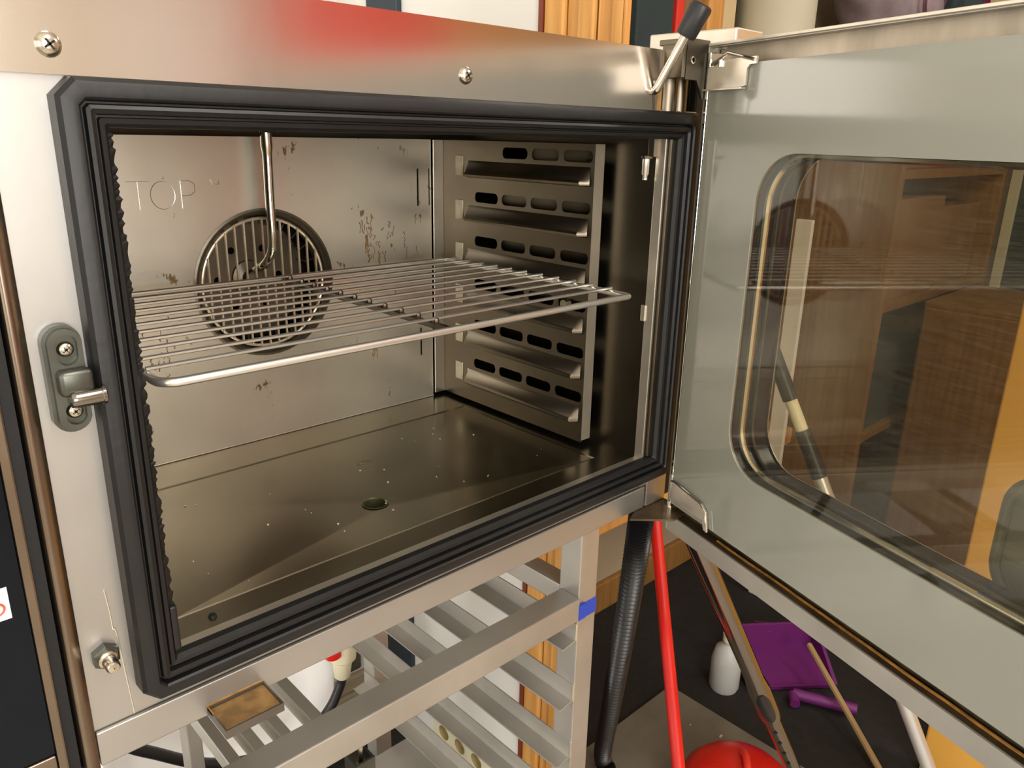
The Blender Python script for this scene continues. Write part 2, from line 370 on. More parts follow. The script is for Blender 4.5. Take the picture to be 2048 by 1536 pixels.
# outer shell
bm = nb(); box(bm, -0.30, -0.298, 0.012, 0.60, -0.11, 0.475); box(bm, 0.718, 0.72, 0.012, 0.60, -0.11, 0.475)
box(bm, -0.30, 0.72, 0.598, 0.60, -0.11, 0.475); box(bm, -0.30, 0.72, 0.0, 0.60, -0.112, -0.108); box(bm, -0.30, 0.66, 0.0, 0.60, 0.4735, 0.4765)
link('shell', bm, 'steel', OV)
# front frame with cavity opening
bm = nb(); plate(bm, rect(-0.0367, 0.718, -0.0800, 0.412), [rrect(0.012, 0.664, -0.0386, 0.386, 0.006, 3)], XZ(0.0), 0.012); ff = link('front_frame', bm, 'frame', OV)
bm = nb(); box(bm, -0.0367, 0.668, -0.0035, 0.012, -0.1125, -0.0805, 0.0012); link('bottom_bar', bm, 'frame', OV)
# weld scratches beside the gasket
bm = nb(); tube(bm, spline([(-.0145, -.0006, .04), (-.013, -.0006, .02), (-.0125, -.0006, .005), (-.0105, -.0006, .0), (-.0085, -.0006, -.04), (-.0065, -.0006, -.079)], 5), 0.0006, 5)
link('weld_seam', bm, 'bright', ff)
bm = nb(); box(bm, -0.036, 0.66, -0.0008, 0.001, -0.0804, -0.0797); link('seam_gap', bm, 'darksteel', ff)
# hood
bm = nb()
prof = [(-0.30, -.005)]
prof = [(-0.30, 0.012), (-0.30, -0.005), (0.630, -0.005), (0.640, -0.0035), (0.646, 0.001), (0.649, 0.012)]
for z0, z1 in ((0.411, 0.4765),):
    A = [bm.verts.new((x, y, z0)) for x, y in prof]; B = [bm.verts.new((x, y, z1)) for x, y in prof]
    for i in range(len(prof)-1): bm.faces.new((A[i], A[i+1], B[i+1], B[i]))
    bm.faces.new(A); bm.faces.new(B[::-1])
hood = link('hood_panel', bm, 'hood', OV)
def screw(parent, x, y, z, r=0.0075):
    bm = nb(); n = 5
    lathe(bm, [(r*1.05, 0)] + [(r*math.cos(math.pi/2*i/n), 0.0006 + r*0.55*math.sin(math.pi/2*i/n)) for i in range(n)] + [(0.0004, r*0.57)], (x, y, z), (0, -1, 0), 20)
    s = link('screw', bm, 'screw', parent, True)
    bm = nb(); h = y - r*0.57
    for a in (35, 125):
        c, s_ = math.cos(math.radians(a)), math.sin(math.radians(a))
        box(bm, -r*.5, r*.5, h-.0003, h+.002, -r*.09, r*.09, f=lambda v, c=c, s_=s_: Vector((x + v.x*c - v.z*s_, v.y, z + v.x*s_ + v.z*c)))
    link('cross_slot', bm, 'slot', s)
screw(hood, 0.002, -0.005, 0.4285); screw(hood, 0.342, -0.005, 0.431)
# rounded corner post between hood and hinge, with a groove
bm = nb(); tube(bm, [(0.663, 0.008, 0.411), (0.663, 0.008, 0.474)], 0.014, 20); tube(bm, [(0.690, 0.010, 0.411), (0.690, 0.010, 0.474)], 0.012, 20)
link('corner_post', bm, 'rack', OV, True)

# gasket : profile swept round a rounded rectangle
def gasket():
    bm = nb(); X0, X1, Z0, Z1 = -0.002, 0.703, -0.066, 0.4105
    prof = [(0, 0), (0.0004, .0155), (.0030, .0190), (.0085, .0205), (.0125, .0200), (.0140, .0185), (.0150, .0130), (.0162, .0130), (.0172, .0172), (.0195, .0185),
            (.0225, .0165), (.0232, .0110), (.0245, .0110), (.0252, .0140), (.0285, .0130), (.0310, .0090), (.0312, .002), (.0300, 0)]
    rings = []
    nc = 5
    corners = [(X0, Z1, 0.013, 'tl'), (X1, Z1, 0.016, 'tr'), (X1, Z0, 0.012, 'br'), (X0, Z0, 0.014, 'bl')]
    def path(u):
        out = []
        for (cx, cz, r, k) in corners:
            sx = 1 if 'l' in k else -1; sz = -1 if 't' in k else 1
            rr = max(r - u*0.6, 0.0015)
            ix, iz = cx + sx*u, cz + sz*u
            seq = []
            for i in range(nc + 1):
                a = math.pi/2 * i / nc
                if 'l' in k: q = i/nc; seq.append((ix + sx*rr*q*.9, iz + sz*rr*(1-q)*.9))
                else: seq.append((ix + sx*rr*(1-math.cos(a)), iz + sz*rr*(1-math.sin(a))))
            # a=0 : touching vertical side ; a=90deg : touching horizontal side
            if k in ('tr', 'bl'): seq = seq[::-1]
            out += seq
        return out
    base = []
    for (u, h) in prof:
        base.append([bm.verts.new((x, -h, z)) for x, z in path(u)])
    for A, B in zip(base, base[1:]):
        for j in range(len(A)): bm.faces.new((A[j], A[(j+1) % len(A)], B[(j+1) % len(A)], B[j]))
    return link('gasket', bm, 'rubber', OV, True)
gk = gasket()
gk.data.set_sharp_from_angle(angle=math.radians(24))
# torn inner lip on the left side of the gasket
bm = nb(); prev = None; z = -0.03
while z < 0.379:
    w = 0.0025 + random.random()*0.0028
    for yy in (0,):
        a = bm.verts.new((0.0275, -0.0105, z)); b_ = bm.verts.new((0.0275 + w + .001, -0.0075, z)); c = bm.verts.new((0.0275 + w, -0.0045, z)); d = bm.verts.new((0.0275, -0.003, z))
    if prev:
        for i in range(4): bm.faces.new((prev[i], prev[(i+1) % 4], (a, b_, c, d)[(i+1) % 4], (a, b_, c, d)[i]))
    prev = (a, b_, c, d); z += 0.0012 + random.random()*0.0022
link('torn_lip', bm, 'rubber', gk)
bm = nb(); box(bm, .0275, .0335, -.0125, -.006, -.030, .012, .002); link('lip_patch', bm, 'rubber', gk)

# cavity liner
bm = nb()
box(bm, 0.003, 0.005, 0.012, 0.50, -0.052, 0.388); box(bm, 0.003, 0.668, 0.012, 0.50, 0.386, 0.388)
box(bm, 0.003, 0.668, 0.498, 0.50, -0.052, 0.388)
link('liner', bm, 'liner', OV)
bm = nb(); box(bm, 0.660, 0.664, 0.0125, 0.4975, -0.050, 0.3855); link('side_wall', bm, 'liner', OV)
bm = nb(); box(bm, 0.6588, 0.6612, -0.0015, 0.012, -0.038, 0.3855, .0006); link('opening_lip', bm, 'bright', OV)
bm = nb(); box(bm, 0.034, 0.660, -0.0015, 0.012, -0.0405, -0.0375, .0006); link('opening_lip', bm, 'bright', OV)
bm = nb(); box(bm, 0.664, 0.672, -0.006, 0.0, -0.034, 0.380, .001); link('seal_channel', bm, 'rack', OV)
# floor pan with fall towards the drain
bm = nb()
Oc = [(0.005, 0.012), (0.660, 0.012), (0.660, 0.497), (0.005, 0.497)]; Ic = [(0.045, 0.045), (0.615, 0.045), (0.615, 0.326), (0.045, 0.326)]
Ic2 = [(0.049, 0.049), (0.611, 0.049), (0.611, 0.322), (0.049, 0.322)]
dx, dy, dr = 0.317, 0.133, 0.0145
o_ = [bm.verts.new((x, y, -0.0386)) for x, y in Oc]; i_ = [bm.verts.new((x, y, -0.0386)) for x, y in Ic]; i2 = [bm.verts.new((x, y, -0.0395)) for x, y in Ic2]
for k in range(4):
    j = (k+1) % 4; bm.faces.new((o_[k], o_[j], i_[j], i_[k])); bm.faces.new((i_[k], i_[j], i2[j], i2[k]))
nd = 32; dring = [bm.verts.new((dx + dr*math.cos(2*math.pi*a/nd - 2.5), dy + dr*math.sin(2*math.pi*a/nd - 2.5), -0.0445)) for a in range(nd)]
import bisect
angs = []
for k in range(4):
    a = math.atan2(Ic2[k][1]-dy, Ic2[k][0]-dx); angs.append(min(range(nd), key=lambda q: abs(math.atan2(math.sin(2*math.pi*q/nd-2.5-a), math.cos(2*math.pi*q/nd-2.5-a)))))
for k in range(4):
    j = (k+1) % 4; q = angs[k]
    while q != angs[j]:
        mid = False
        bm.faces.new((i2[k], dring[(q+1) % nd], dring[q])) if ((q - angs[k]) % nd) < ((angs[j]-angs[k]) % nd)//2 else bm.faces.new((i2[j], dring[(q+1) % nd], dring[q]))
        q = (q+1) % nd
    hq = (angs[k] + ((angs[j]-angs[k]) % nd)//2) % nd
    bm.faces.new((i2[k], i2[j], dring[hq]))
fp = link('floor_pan', bm, 'floorpan', OV)
bm = nb(); lathe(bm, [(dr+.0015, .0012), (dr, .0016), (dr-.0012, .0006), (dr-.0014, -.02), (0.0005, -.02)], (dx, dy, -0.0448), (0, 0, 1), 32); link('drain', bm, mat('drain_green', '#6d6f4c', 0.35, 0.8), fp, True)
bm = nb()
for k in range(46):
    px, py = random.uniform(.1, .6), random.uniform(.03, .31); s_ = random.uniform(.0004, .0011)
    dd_ = min(1, math.hypot(px-dx, py-dy)/.22); zz = -.0445 + .004*dd_; box(bm, px-s_, px+s_, py-s_, py+s_, zz, zz+s_*.8)
cr = link('crumbs', bm, 'debris', fp); cr['kind'] = 'stuff'
bm = nb(); lathe(bm, [(.0005, .003), (.003, .0025), (.0038, 0)], (0.075, 0.028, -.0386), (0, 0, 1), 12); link('scorch_crumb', bm, 'slot', fp)

# fan baffle
FX, FZ, FR = 0.329, 0.182, 0.096
YBF = 0.398
bm = nb()
slots = [rect(0.5815, 0.5845, 0.274, 0.329), rect(0.6035, 0.6055, 0.274, 0.329), rect(0.5835, 0.5865, 0.036, 0.082)]
plate(bm, rect(0.028, 0.6085, -0.0384, 0.3715), [circ(FX, FZ, FR, 56)] + slots, XZ(YBF), 0.0015)
baf = link('fan_baffle', bm, 'baffle', OV)
bm = nb(); box(bm, 0.028, 0.6085, YBF-.0020, YBF, -0.0384, -0.0365, .0008); link('bottom_fold', bm, 'bright', baf)
bm = nb(); lathe(bm, [(FR+.004, -.0006), (FR+.001, -.0012), (FR-.004, .004), (FR-.0065, .014), (FR-.007, .03)], (FX, YBF, FZ), (0, 1, 0), 56); link('intake_collar', bm, 'fan', baf, True)
# embossed TOP
bm = nb()
def stroke(pts):
    P = [(p[0], YBF - 0.0002, p[1]) for p in pts]; tube(bm, P, 0.0004, 5)
tx, tz, th = 0.163, 0.286, 0.033
TW = 0
stroke([(tx, tz+th), (tx+.026, tz+th)]); stroke([(tx+.013, tz+th), (tx+.013, tz)])
stroke([(tx+.041+.0145*math.cos(a*math.pi/10), tz+th/2 + th/2*math.sin(a*math.pi/10)) for a in range(21)])
stroke([(tx+.063, tz), (tx+.063, tz+th), (tx+.074, tz+th), (tx+.080, tz+th*.87), (tx+.080, tz+th*.6), (tx+.074, tz+th*.46), (tx+.063, tz+th*.46)])
stroke([(tx+.1, tz+.034), (tx+.103, tz+.028)]); stroke([(tx+.106, tz+.028), (tx+.111, tz+.028), (tx+.111, tz+.032)])
link('embossed_letters', bm, 'baffle', baf)
# rust runs on baffle : thin irregular drips
bm = nb()
for k in range(64):
    x = random.choice([random.uniform(.45, .59), random.uniform(.48, .56), random.uniform(.15, .2), random.uniform(.485, .50)]); z0 = random.uniform(.205, .268)
    if x < .3: z0 = random.uniform(.08, .18)
    if k > 58: z0 = random.uniform(.05, .075); x = random.uniform(.48, .505)
    ln = random.uniform(.002, .022); pts = []
    for i in range(5): pts.append((x + random.uniform(-.002, .002), YBF-.0001, z0 - ln*i/4))
    tube(bm, pts, [random.uniform(.0003, .0010) for _ in pts], 5)
rs = link('rust_runs', bm, mat('rust_brown', '#7d5a2c', 0.7, 0, 0.2, 60), baf); rs['kind'] = 'stuff'
# fan chamber and wheel
bm = nb(); lathe(bm, [(0.16, 0.0), (0.16, 0.094)], (FX, YBF+.003, FZ), (0, 1, 0), 40); lathe(bm, [(0.16, .094), (.001, .0945)], (FX, YBF+.003, FZ), (0, 1, 0), 40)
link('fan_chamber', bm, 'chamber', OV, True)
fw = None
bm = nb(); plate(bm, circ(FX, FZ, .083, 40), [circ(FX + .045*math.cos(a), FZ + .045*math.sin(a), .005, 10) for a in [i*math.pi/3 for i in range(6)]], XZ(0.455), 0.002)
lathe(bm, [(.0005, -.02), (.011, -.019), (.012, -.006), (.024, -.003), (.025, 0)], (FX, 0.455, FZ), (0, 1, 0), 24)
fw = link('fan_wheel', bm, 'fan', OV, True)
for k in range(24):
    a = 2*math.pi*k/24; c, s_ = math.cos(a), math.sin(a)
    bm = nb(); box(bm, .076, .090, -.030, .0, -.0006, .0006, f=lambda v: Vector((FX + v.x*c - v.z*s_, 0.455 + v.y, FZ + v.x*s_ + v.z*c))); link('fan_blade', bm, 'fan', fw)
# fan guard
GR = 0.0865; YG = YBF + 0.006
bm = nb(); tube(bm, [(FX + GR*math.cos(a*math.pi/28), YG, FZ + GR*math.sin(a*math.pi/28)) for a in range(56)], 0.0022, 8, True)
fg = link('fan_guard', bm, 'grill', OV, True)
for k in range(-6, 7):
    x = k*0.0128; h = math.sqrt(max(GR*GR - x*x, 0))
    bm = nb(); tube(bm, [(FX+x, YG-.002, FZ-h), (FX+x, YG-.002, FZ+h)], 0.0017, 6); link('guard_wire', bm, 'grill', fg, True)
# steam pipe in front of the fan
bm = nb(); pts = [(0.329, .372, .386), (0.329, .372, .360), (0.329, .372, .352)] + spline([(0.329, .372, .345), (.328, .372, .29), (.328, .372, .245), (.327, .376, .226), (.325, .392, .210), (.324, .418, .198)], 6)
tube(bm, pts, [0.0075, 0.0075, 0.0062] + [0.0060]*(len(pts)-3), 14); sp = link('steam_pipe', bm, 'chrome', OV, True)
bm = nb(); lathe(bm, [(.010, 0), (.012, .002), (.012, .006), (.010, .009)], (.333, .370, .377), (0, 0, 1), 6, True, True); link('pipe_nut', bm, 'blackplastic', sp)

# side rail panels
ROWS = [.356, .291, .226, .161, .0965, .033]; SY = [.2932, .2336, .174, .1141]
def rail_panel(xp, d):
    bm = nb(); holes = []
    for i, z in enumerate(ROWS):
        for k, y in enumerate(SY):
            if i == 0 and k == 0: continue
            holes.append(rrect(y-.0255, y+.0255, z-.0075, z+.0075, .0065, 4))
    for z in ROWS: holes.append(rrect(.3455, .3645, z-.036, z-.006, .005, 3))
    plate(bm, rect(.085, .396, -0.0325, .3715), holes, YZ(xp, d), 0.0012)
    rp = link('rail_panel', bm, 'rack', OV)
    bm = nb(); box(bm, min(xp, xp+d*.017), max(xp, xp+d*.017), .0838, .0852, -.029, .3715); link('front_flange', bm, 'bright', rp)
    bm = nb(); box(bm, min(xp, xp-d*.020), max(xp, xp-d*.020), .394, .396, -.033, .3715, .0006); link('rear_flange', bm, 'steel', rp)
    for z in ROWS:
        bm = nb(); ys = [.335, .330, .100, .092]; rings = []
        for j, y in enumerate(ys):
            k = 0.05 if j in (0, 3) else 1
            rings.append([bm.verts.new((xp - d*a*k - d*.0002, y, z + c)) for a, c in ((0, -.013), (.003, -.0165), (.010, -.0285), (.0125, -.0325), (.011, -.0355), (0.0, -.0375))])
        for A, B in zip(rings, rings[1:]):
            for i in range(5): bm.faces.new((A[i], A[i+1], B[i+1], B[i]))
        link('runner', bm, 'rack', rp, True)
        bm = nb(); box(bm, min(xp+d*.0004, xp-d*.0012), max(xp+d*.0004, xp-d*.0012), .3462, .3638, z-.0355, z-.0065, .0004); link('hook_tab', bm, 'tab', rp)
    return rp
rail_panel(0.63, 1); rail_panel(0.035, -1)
# pin and clips near the opening on the side wall
bm = nb(); box(bm, .652, .660, .010, .020, .358, .382, .001); box(bm, .640, .655, .014, .020, .356, .360, .0008); bk = link('clip', bm, 'rack', OV)
bm = nb(); lathe(bm, [(.0045, 0), (.0045, -.02), (.003, -.022), (.003, -.027), (.0005, -.027)], (.650, .020, .358), (0, 0, 1), 12); link('clip_pin', bm, 'wire', bk, True)
bm = nb(); box(bm, .6565, .660, .010, .017, .153, .174, .0008); link('clip', bm, 'bright', OV)
bm = nb(); tube(bm, [(.627, .118, .163), (.617, .118, .163)], .006, 12); link('rack_bolt', bm, 'screw', OV, True)

# latch striker on the left
bm = nb(); plate(bm, [( -0.018 + .0125*math.cos(a), (0.239 if math.sin(a) >= 0 else 0.187) + .0125*math.sin(a)) for a in [i*math.pi/12 for i in range(24)]], [], XZ(-.009), 0.009)
lat = link('latch_striker', bm, 'cast', OV)
def stad(cx, z0, z1, r, n=12): return [(cx + r*math.cos(a), (z1 if math.sin(a) >= 0 else z0) + r*math.sin(a)) for a in [i*math.pi/n for i in range(2*n)]]
bm = nb(); plate(bm, stad(-.0175, .187, .239, .0105), [stad(-.0165, .2305, .2385, .0068), stad(-.0165, .1875, .1935, .0068)], XZ(-.0135), 0.0045); link('raised_rim', bm, 'cast', lat)
bm = nb(); box(bm, -.026, -.004, -.022, -.0125, .203, .222, .004, 3); link('hump', bm, 'cast', lat, True)
bm = nb(); lathe(bm, [(.0005, 0), (.0055, .0), (.006, .001), (.0062, .003), (.0062, .019), (.0068, .0195), (.0068, .0215), (.005, .0225), (.0005, .0225)], (-.0205, -.021, .2015), (1, 0, 0), 20); link('roller', bm, 'wandchrome', lat, True)
screw(lat, -.0165, -.0095, .2345, .0052); screw(lat, -.0165, -.0095, .190, .0052)
# bolt with hex nut
bm = nb(); lathe(bm, [(.0105, 0), (.0105, .0065), (.009, .0075), (.0005, .0075)], (-.021, 0, -.0145), (0, -1, 0), 6); nut = link('hex_nut', bm, 'cast', OV)
bm = nb(); lathe(bm, [(.0072, .007), (.0072, .011), (.0055, .012), (.0052, .022), (.004, .0235), (.0005, .024)], (-.021, 0, -.0145), (0, -1, 0), 16); link('stud', bm, 'screw', nut, True)

# lever with black knob
A_ = Vector((.6215, -.0095, .4333)); B_ = Vector((.6315, -.0365, .4890)); dv = (B_-A_).normalized()
bm = nb(); tube(bm, [(.6210, -.003, .4310), (.6210, -.007, .4315), A_, A_+dv*.012, B_+dv*.004], [.0035, .0046, .0052, .0052, .0052], 12); lev = link('lever', bm, 'chrome', OV, True)
bm = nb(); lathe(bm, [(.0045, -.002), (.0105, -.001), (.0115, .002), (.0128, .030), (.0118, .0335), (.0095, .035), (.0005, .035)], B_, dv, 24); link('knob', bm, 'blackplastic', lev, True)
bm = nb(); tube(bm, spline([(.6215, -.0056, .430), (.623, -.0056, .424), (.6245, -.0056, .4115)], 4), .0009, 6); link('drip_mark', bm, 'rust', hood)

# hinge block on the top right, hinge plates
bm = nb(); box(bm, 0.700, 0.757, -0.058, 0.066, 0.480, 0.503, .002); link('hinge_block', bm, 'bright', OV)
bm = nb(); plate(bm, [(.646, .445), (.646, .4845), (.650, .489), (.690, .489), (.690, .425), (.683, .425), (.677, .434), (.669, .445)], [circ(.658, .466, .0022, 12)], XZ(-.030), 0.003); hp = link('hinge_plate', bm, 'darksteel', OV)
bm = nb(); lathe(bm, [(.0042, 0), (.0042, .001), (.0026, .0014), (.0024, .0002)], (.658, -.030, .466), (0, -1, 0), 16); link('rivet', bm, 'screw', hp, True)
bm = nb(); box(bm, .640, .6455, -.030, .0, .446, .482, .001); box(bm, .6465, .690, -.027, .01, .482, .4885, .001); link('hinge_bracket', bm, 'rack', OV)
bm = nb(); box(bm, 0.672, 0.716, -0.004, 0.011, -0.1125, -0.068, .001); link('hinge_foot', bm, 'frame', OV)
bm = nb(); plate(bm, [(.628, -.012), (.662, .004), (.716, .004), (.716, -.030), (.700, -.050), (.672, -.052)], [], XY(-.1165), 0.003); hl = link('lower_hinge_plate', bm, 'doorchannel', OV)
bm = nb(); tube(bm, [(.688, -.032, -.114), (.688, -.032, -.102)], .008, 14); link('hinge_pin', bm, 'chrome', hl, True)

bm = nb(); box(bm, .7185, .752, .002, .030, -.1125, .475, .002); link('dark_gap_post', bm, 'chamber', OV)  # black filler post, added to keep the gap beside the door dark
bm = nb(); box(bm, .7032, .7182, -.006, -.0005, -.066, .4105, .001); link('dark_gap_strip', bm, 'rubber', OV)  # black strip laid over the frame edge to darken the door gap
bm = nb(); box(bm, .640, .718, .0125, .024, .4125, .4730); link('corner_backing', bm, 'chamber', OV)
# drip cup below the front bar
bm = nb(); plate(bm, rect(.050, .103, -.043, -.004), [rect(.0515, .1015, -.0415, -.0055)], XY(-.1115), 0.0085); cup = link('drip_cup', bm, 'cupsteel', OV)
bm = nb(); box(bm, .0516, .1014, -.0414, -.0056, -.1113, -.1055); link('grease', bm, 'grime', cup)
bm = nb(); box(bm, .0500, .103, -.0040, -.0025, -.106, -.1015, .0005); box(bm, .0500, .0515, -.016, -.004, -.106, -.1022, .0004); link('rusty_rim', bm, 'goldseal', cup)

# control panel at the left
bm = nb(); n = 8; prof = [(-.0375, .002), (-.0375, -.004)] + [(-.0375 - .011*math.sin(math.pi/2*i/n)*1.0, -.004 - .004*math.sin(math.pi*i/n)) for i in range(n+1)] + [(-.0505, .002)]
A = [bm.verts.new((x, y, -0.1125)) for x, y in prof]; B = [bm.verts.new((x, y, 0.4105)) for x, y in prof]
for i in range(len(prof)-1): bm.faces.new((A[i], A[i+1], B[i+1], B[i]))
bm.faces.new(A); bm.faces.new(B[::-1]); cpb = link('control_bezel', bm, 'bronze', OV, True)
bm = nb(); box(bm, -.0585, -.0505, -.002, .010, -.1125, .4105); link('bezel_groove', bm, 'slot', cpb)
bm = nb(); box(bm, -.0655, -.0585, -.006, .010, -.1125, .4105, .0015); link('bezel_strip', bm, 'bronze', cpb)
bm = nb(); box(bm, -.30, -.066, -.003, .010, -.0815, .4105); cg = link('control_glass', bm, 'panelglass', OV)
bm = nb(); box(bm, -.30, -.066, -.005, .010, -.1125, -.0820, .001); link('control_foot', bm, 'bronze', OV)
bm = nb(); box(bm, -.125, -.0755, -.0036, -.0030, .045, .070); st = link('sticker', bm, 'sticker', cg)
bm = nb(); tube(bm, [(-.0835+.0045*math.cos(a), -.0037, .0545+.0045*math.sin(a)) for a in [i*math.pi/8 for i in range(16)]], .0009, 5, True); box(bm, -.12, -.09, -.0039, -.0036, .052, .054); box(bm, -.12, -.09, -.0039, -.0036, .058, .060); link('sticker_print', bm, 'stickerred', st)

# ------------------------------------------------------------------ oven door (part of the oven), local s, t, z
ANG = math.radians(72.057); DD = Vector((-math.cos(ANG), -math.sin(ANG), 0)); NN = Vector((-math.sin(ANG), math.cos(ANG), 0)); HH = Vector((.6883, -.0322, 0))
def D(s, t, z): return HH + DD*s + NN*t + Vector((0, 0, z))
Df = lambda c: D(c.x, c.y, c.z)
DW = 0.715
# painted inner glass with clear window
bm = nb(); WIN = rrect(.101, DW-.095, -.006, .368, .055, 10)
plate(bm, rect(.004, DW-.02, -.100, .461), [WIN], lambda u, v, w: D(u, -w, v), .004)
DOOR = link('door', bm, 'greyglass', OV)
bm = nb(); plate(bm, [(.101+(p[0]-.101)*.9995+.0002, p[1]) for p in WIN], [], lambda u, v, w: D(u, -.0015-w, v), .0015); link('inner_pane', bm, 'glass_in', DOOR)
bm = nb(); plate(bm, rrect(.085, DW-.08, -.022, .384, .06, 8), [], lambda u, v, w: D(u, -.058-w, v), .004); link('outer_pane', bm, 'glass_out', DOOR)
# tunnel wall between the panes (black spacer with a bright bead)
def ringwall(name, off0, t0, off1, t1, mt):
    bm = nb(); n = 10
    def lp(o): return rrect(.101-o, DW-.095+o, -.006-o, .368+o, .055+o, n)
    A = [bm.verts.new(D(p[0], t0, p[1])) for p in lp(off0)]; B = [bm.verts.new(D(p[0], t1, p[1])) for p in lp(off1)]
    for i in range(len(A)): bm.faces.new((A[i], A[(i+1) % len(A)], B[(i+1) % len(A)], B[i]))
    return link(name, bm, mt, DOOR, True)
ringwall('spacer', 0.0003, -.004, -.0, -.056, 'blackband')
bm = nb(); tube(bm, [D(p[0], -.018, p[1]) for p in rrect(.103, DW-.097, -.004, .366, .053, 10)], .0042, 8, True); link('chrome_bead', bm, 'chrome', DOOR, True)
bm = nb(); tube(bm, [D(p[0], -.034, p[1]) for p in rrect(.103, DW-.097, -.004, .366, .053, 10)], .0025, 6, True); link('spacer_bead', bm, 'darksteel', DOOR, True)
# steel pan around the glass
bm = nb(); plate(bm, rect(-.004, DW, -.142, .4845), [rect(-.0005, DW-.004, -.118, .4815)], lambda u, v, w: D(u, -w, v), .003); link('door_lip', bm, 'doorpan', DOOR)
bm = nb(); box(bm, -.004, -.002, -.064, .0008, -.142, .4845, f=Df); box(bm, DW-.002, DW, -.064, 0, -.142, .4845, f=Df); box(bm, -.004, DW, -.064, .0, .482, .4845, f=Df)
box(bm, -.004, DW, -.064, -.001, -.142, -.140, f=Df); link('door_skin', bm, 'doorpan', DOOR)
bm = nb(); plate(bm, rect(-.004, DW, -.142, .4845), [rrect(.10, DW-.094, -.008, .37, .056, 8)], lambda u, v, w: D(u, -.062-w, v), .0015); link('outer_skin', bm, 'doorpan', DOOR)
bm = nb(); box(bm, .0, DW-.004, -.020, -.016, .455, .482, f=Df); link('top_channel', bm, 'doorgrime', DOOR)
bm = nb(); box(bm, .0, DW-.004, -.020, -.003, -.121, -.118, f=Df); box(bm, .0, DW-.004, -.022, -.018, -.121, -.095, f=Df); link('bottom_channel', bm, 'doorchannel', DOOR)
bm = nb(); tube(bm, [D(.09 + i*.03, -.0125 + random.uniform(-.001, .001), -.117) for i in range(20)], .0016, 6); link('sealant_bead', bm, 'goldseal', DOOR, True)
bm = nb(); box(bm, -.004, DW, -.004, .0012, .4828, .4862, .0006, f=Df); link('top_edge_highlight', bm, 'bright', DOOR)  # pale strip added as the bright highlight along the door lip
bm = nb(); box(bm, -.001, .0035, -.030, .0015, -.112, .476, .0008, f=Df); link('hinge_edge', bm, 'chrome', DOOR)
bm = nb(); box(bm, .0035, .0055, -.030, -.0005, -.100, .461, f=Df); link('edge_gap', bm, 'slot', DOOR)
# glass holding clips at the hinge corners
bm = nb(); plate(bm, [(.004, .434), (.004, .464), (.052, .4665), (.084, .4665), (.084, .459), (.074, .459), (.070, .455), (.070, .4375), (.066, .4365)], [], lambda u, v, w: D(u, .001+w, v), .0025)
box(bm, .004, .070, .0025, .010, .4335, .4355, .0004, f=Df); c1 = link('glass_clip', bm, 'bright', DOOR)
bm = nb(); tube(bm, [D(.012, .0055, .462), D(.040, .006, .4725), D(.082, .004, .463)], .0018, 8); link('clip_spring', bm, 'chrome', c1, True)
bm = nb(); tube(bm, [D(.026, .004, .459), D(.026, .004, .469)], .003, 10); tube(bm, [D(.008, .004, .460), D(.008, .004, .468)], .0025, 10); link('clip_rivet', bm, 'chrome', c1, True)
bm = nb(); plate(bm, [(.006, -.066), (.010, -.064), (.070, -.0705), (.080, -.078), (.085, -.104), (.078, -.104), (.074, -.092), (.006, -.092)], [], lambda u, v, w: D(u, .001+w, v), .0025)
c2 = link('glass_clip', bm, 'bright', DOOR)
bm = nb(); tube(bm, [D(.006, .0045, -.065), D(.012, .0045, -.0635), D(.068, .0045, -.0695), D(.080, .0045, -.077), D(.086, .0045, -.103)], .0015, 8); link('clip_spring', bm, 'chrome', c2, True)
# handle plate seen through the glass, outside handle
bm = nb(); plate(bm, rrect(.395, .475, -.025, .105, .038, 8), [], lambda u, v, w: D(u, -.068-w, v), .010); hpz = link('handle_plate', bm, 'handleplate', DOOR)
bm = nb(); tube(bm, [D(p[0], -.066, p[1]) for p in rrect(.403, .467, -.017, .097, .031, 8)], .004, 8, True); link('handle_ring', bm, 'handleplate', hpz, True)
bm = nb(); tube(bm, [D(.435, -.078, .04), D(.435, -.115, .04), D(.44, -.125, .045), D(.56, -.125, .10)], .010, 12); link('handle', bm, 'blackplastic', DOOR, True)

# ------------------------------------------------------------------ wire grid in the oven
ZG = .1929
GD = thing('oven_grid', (.33, .19, ZG-.004), 'chrome wire oven grid pulled slightly forward on its rails', 'oven grid')
gx0, gx1, gy0, gy1 = .047, .6135, .002, .366
bm = nb(); r_ = .016; loop = []
for cx, cy, a0 in ((gx1-.006, gy1-.006, 0), (gx0+r_, gy1-r_, 90), (gx0+r_, gy0+r_, 180), (gx1-.006, gy0+.006, 270)):
    rr = .006 if cx > .3 else r_
    for i in range(6): a = math.radians(a0+18*i); loop.append((cx+rr*math.cos(a), cy+rr*math.sin(a), ZG))
tube(bm, loop, .0040, 10, True); link('grid_frame', bm, 'wire', GD, True)
for k in range(11):
    y = .034 + k*(.345-.034)/10
    bm = nb(); tube(bm, [(gx0, y, ZG+.0055), (gx1+.002, y, ZG+.0055)], .0019, 6); link('wire', bm, 'wire', GD, True)
bm = nb(); tube(bm, [(.335, gy0+.002, ZG-.002), (.335, gy1-.002, ZG-.002)], .0040, 8); cb = link('cross_rod', bm, 'rust', GD, True)
bm = nb()
for k in range(11):
    y = .034 + k*.0311; lathe(bm, [(.0003, -.004), (.0035, -.002), (.0040, 0), (.003, .003), (.0003, .004)], (.335, y, ZG+.003), (0, 0, 1), 8)
link('weld_spots', bm, 'rust', cb, True)

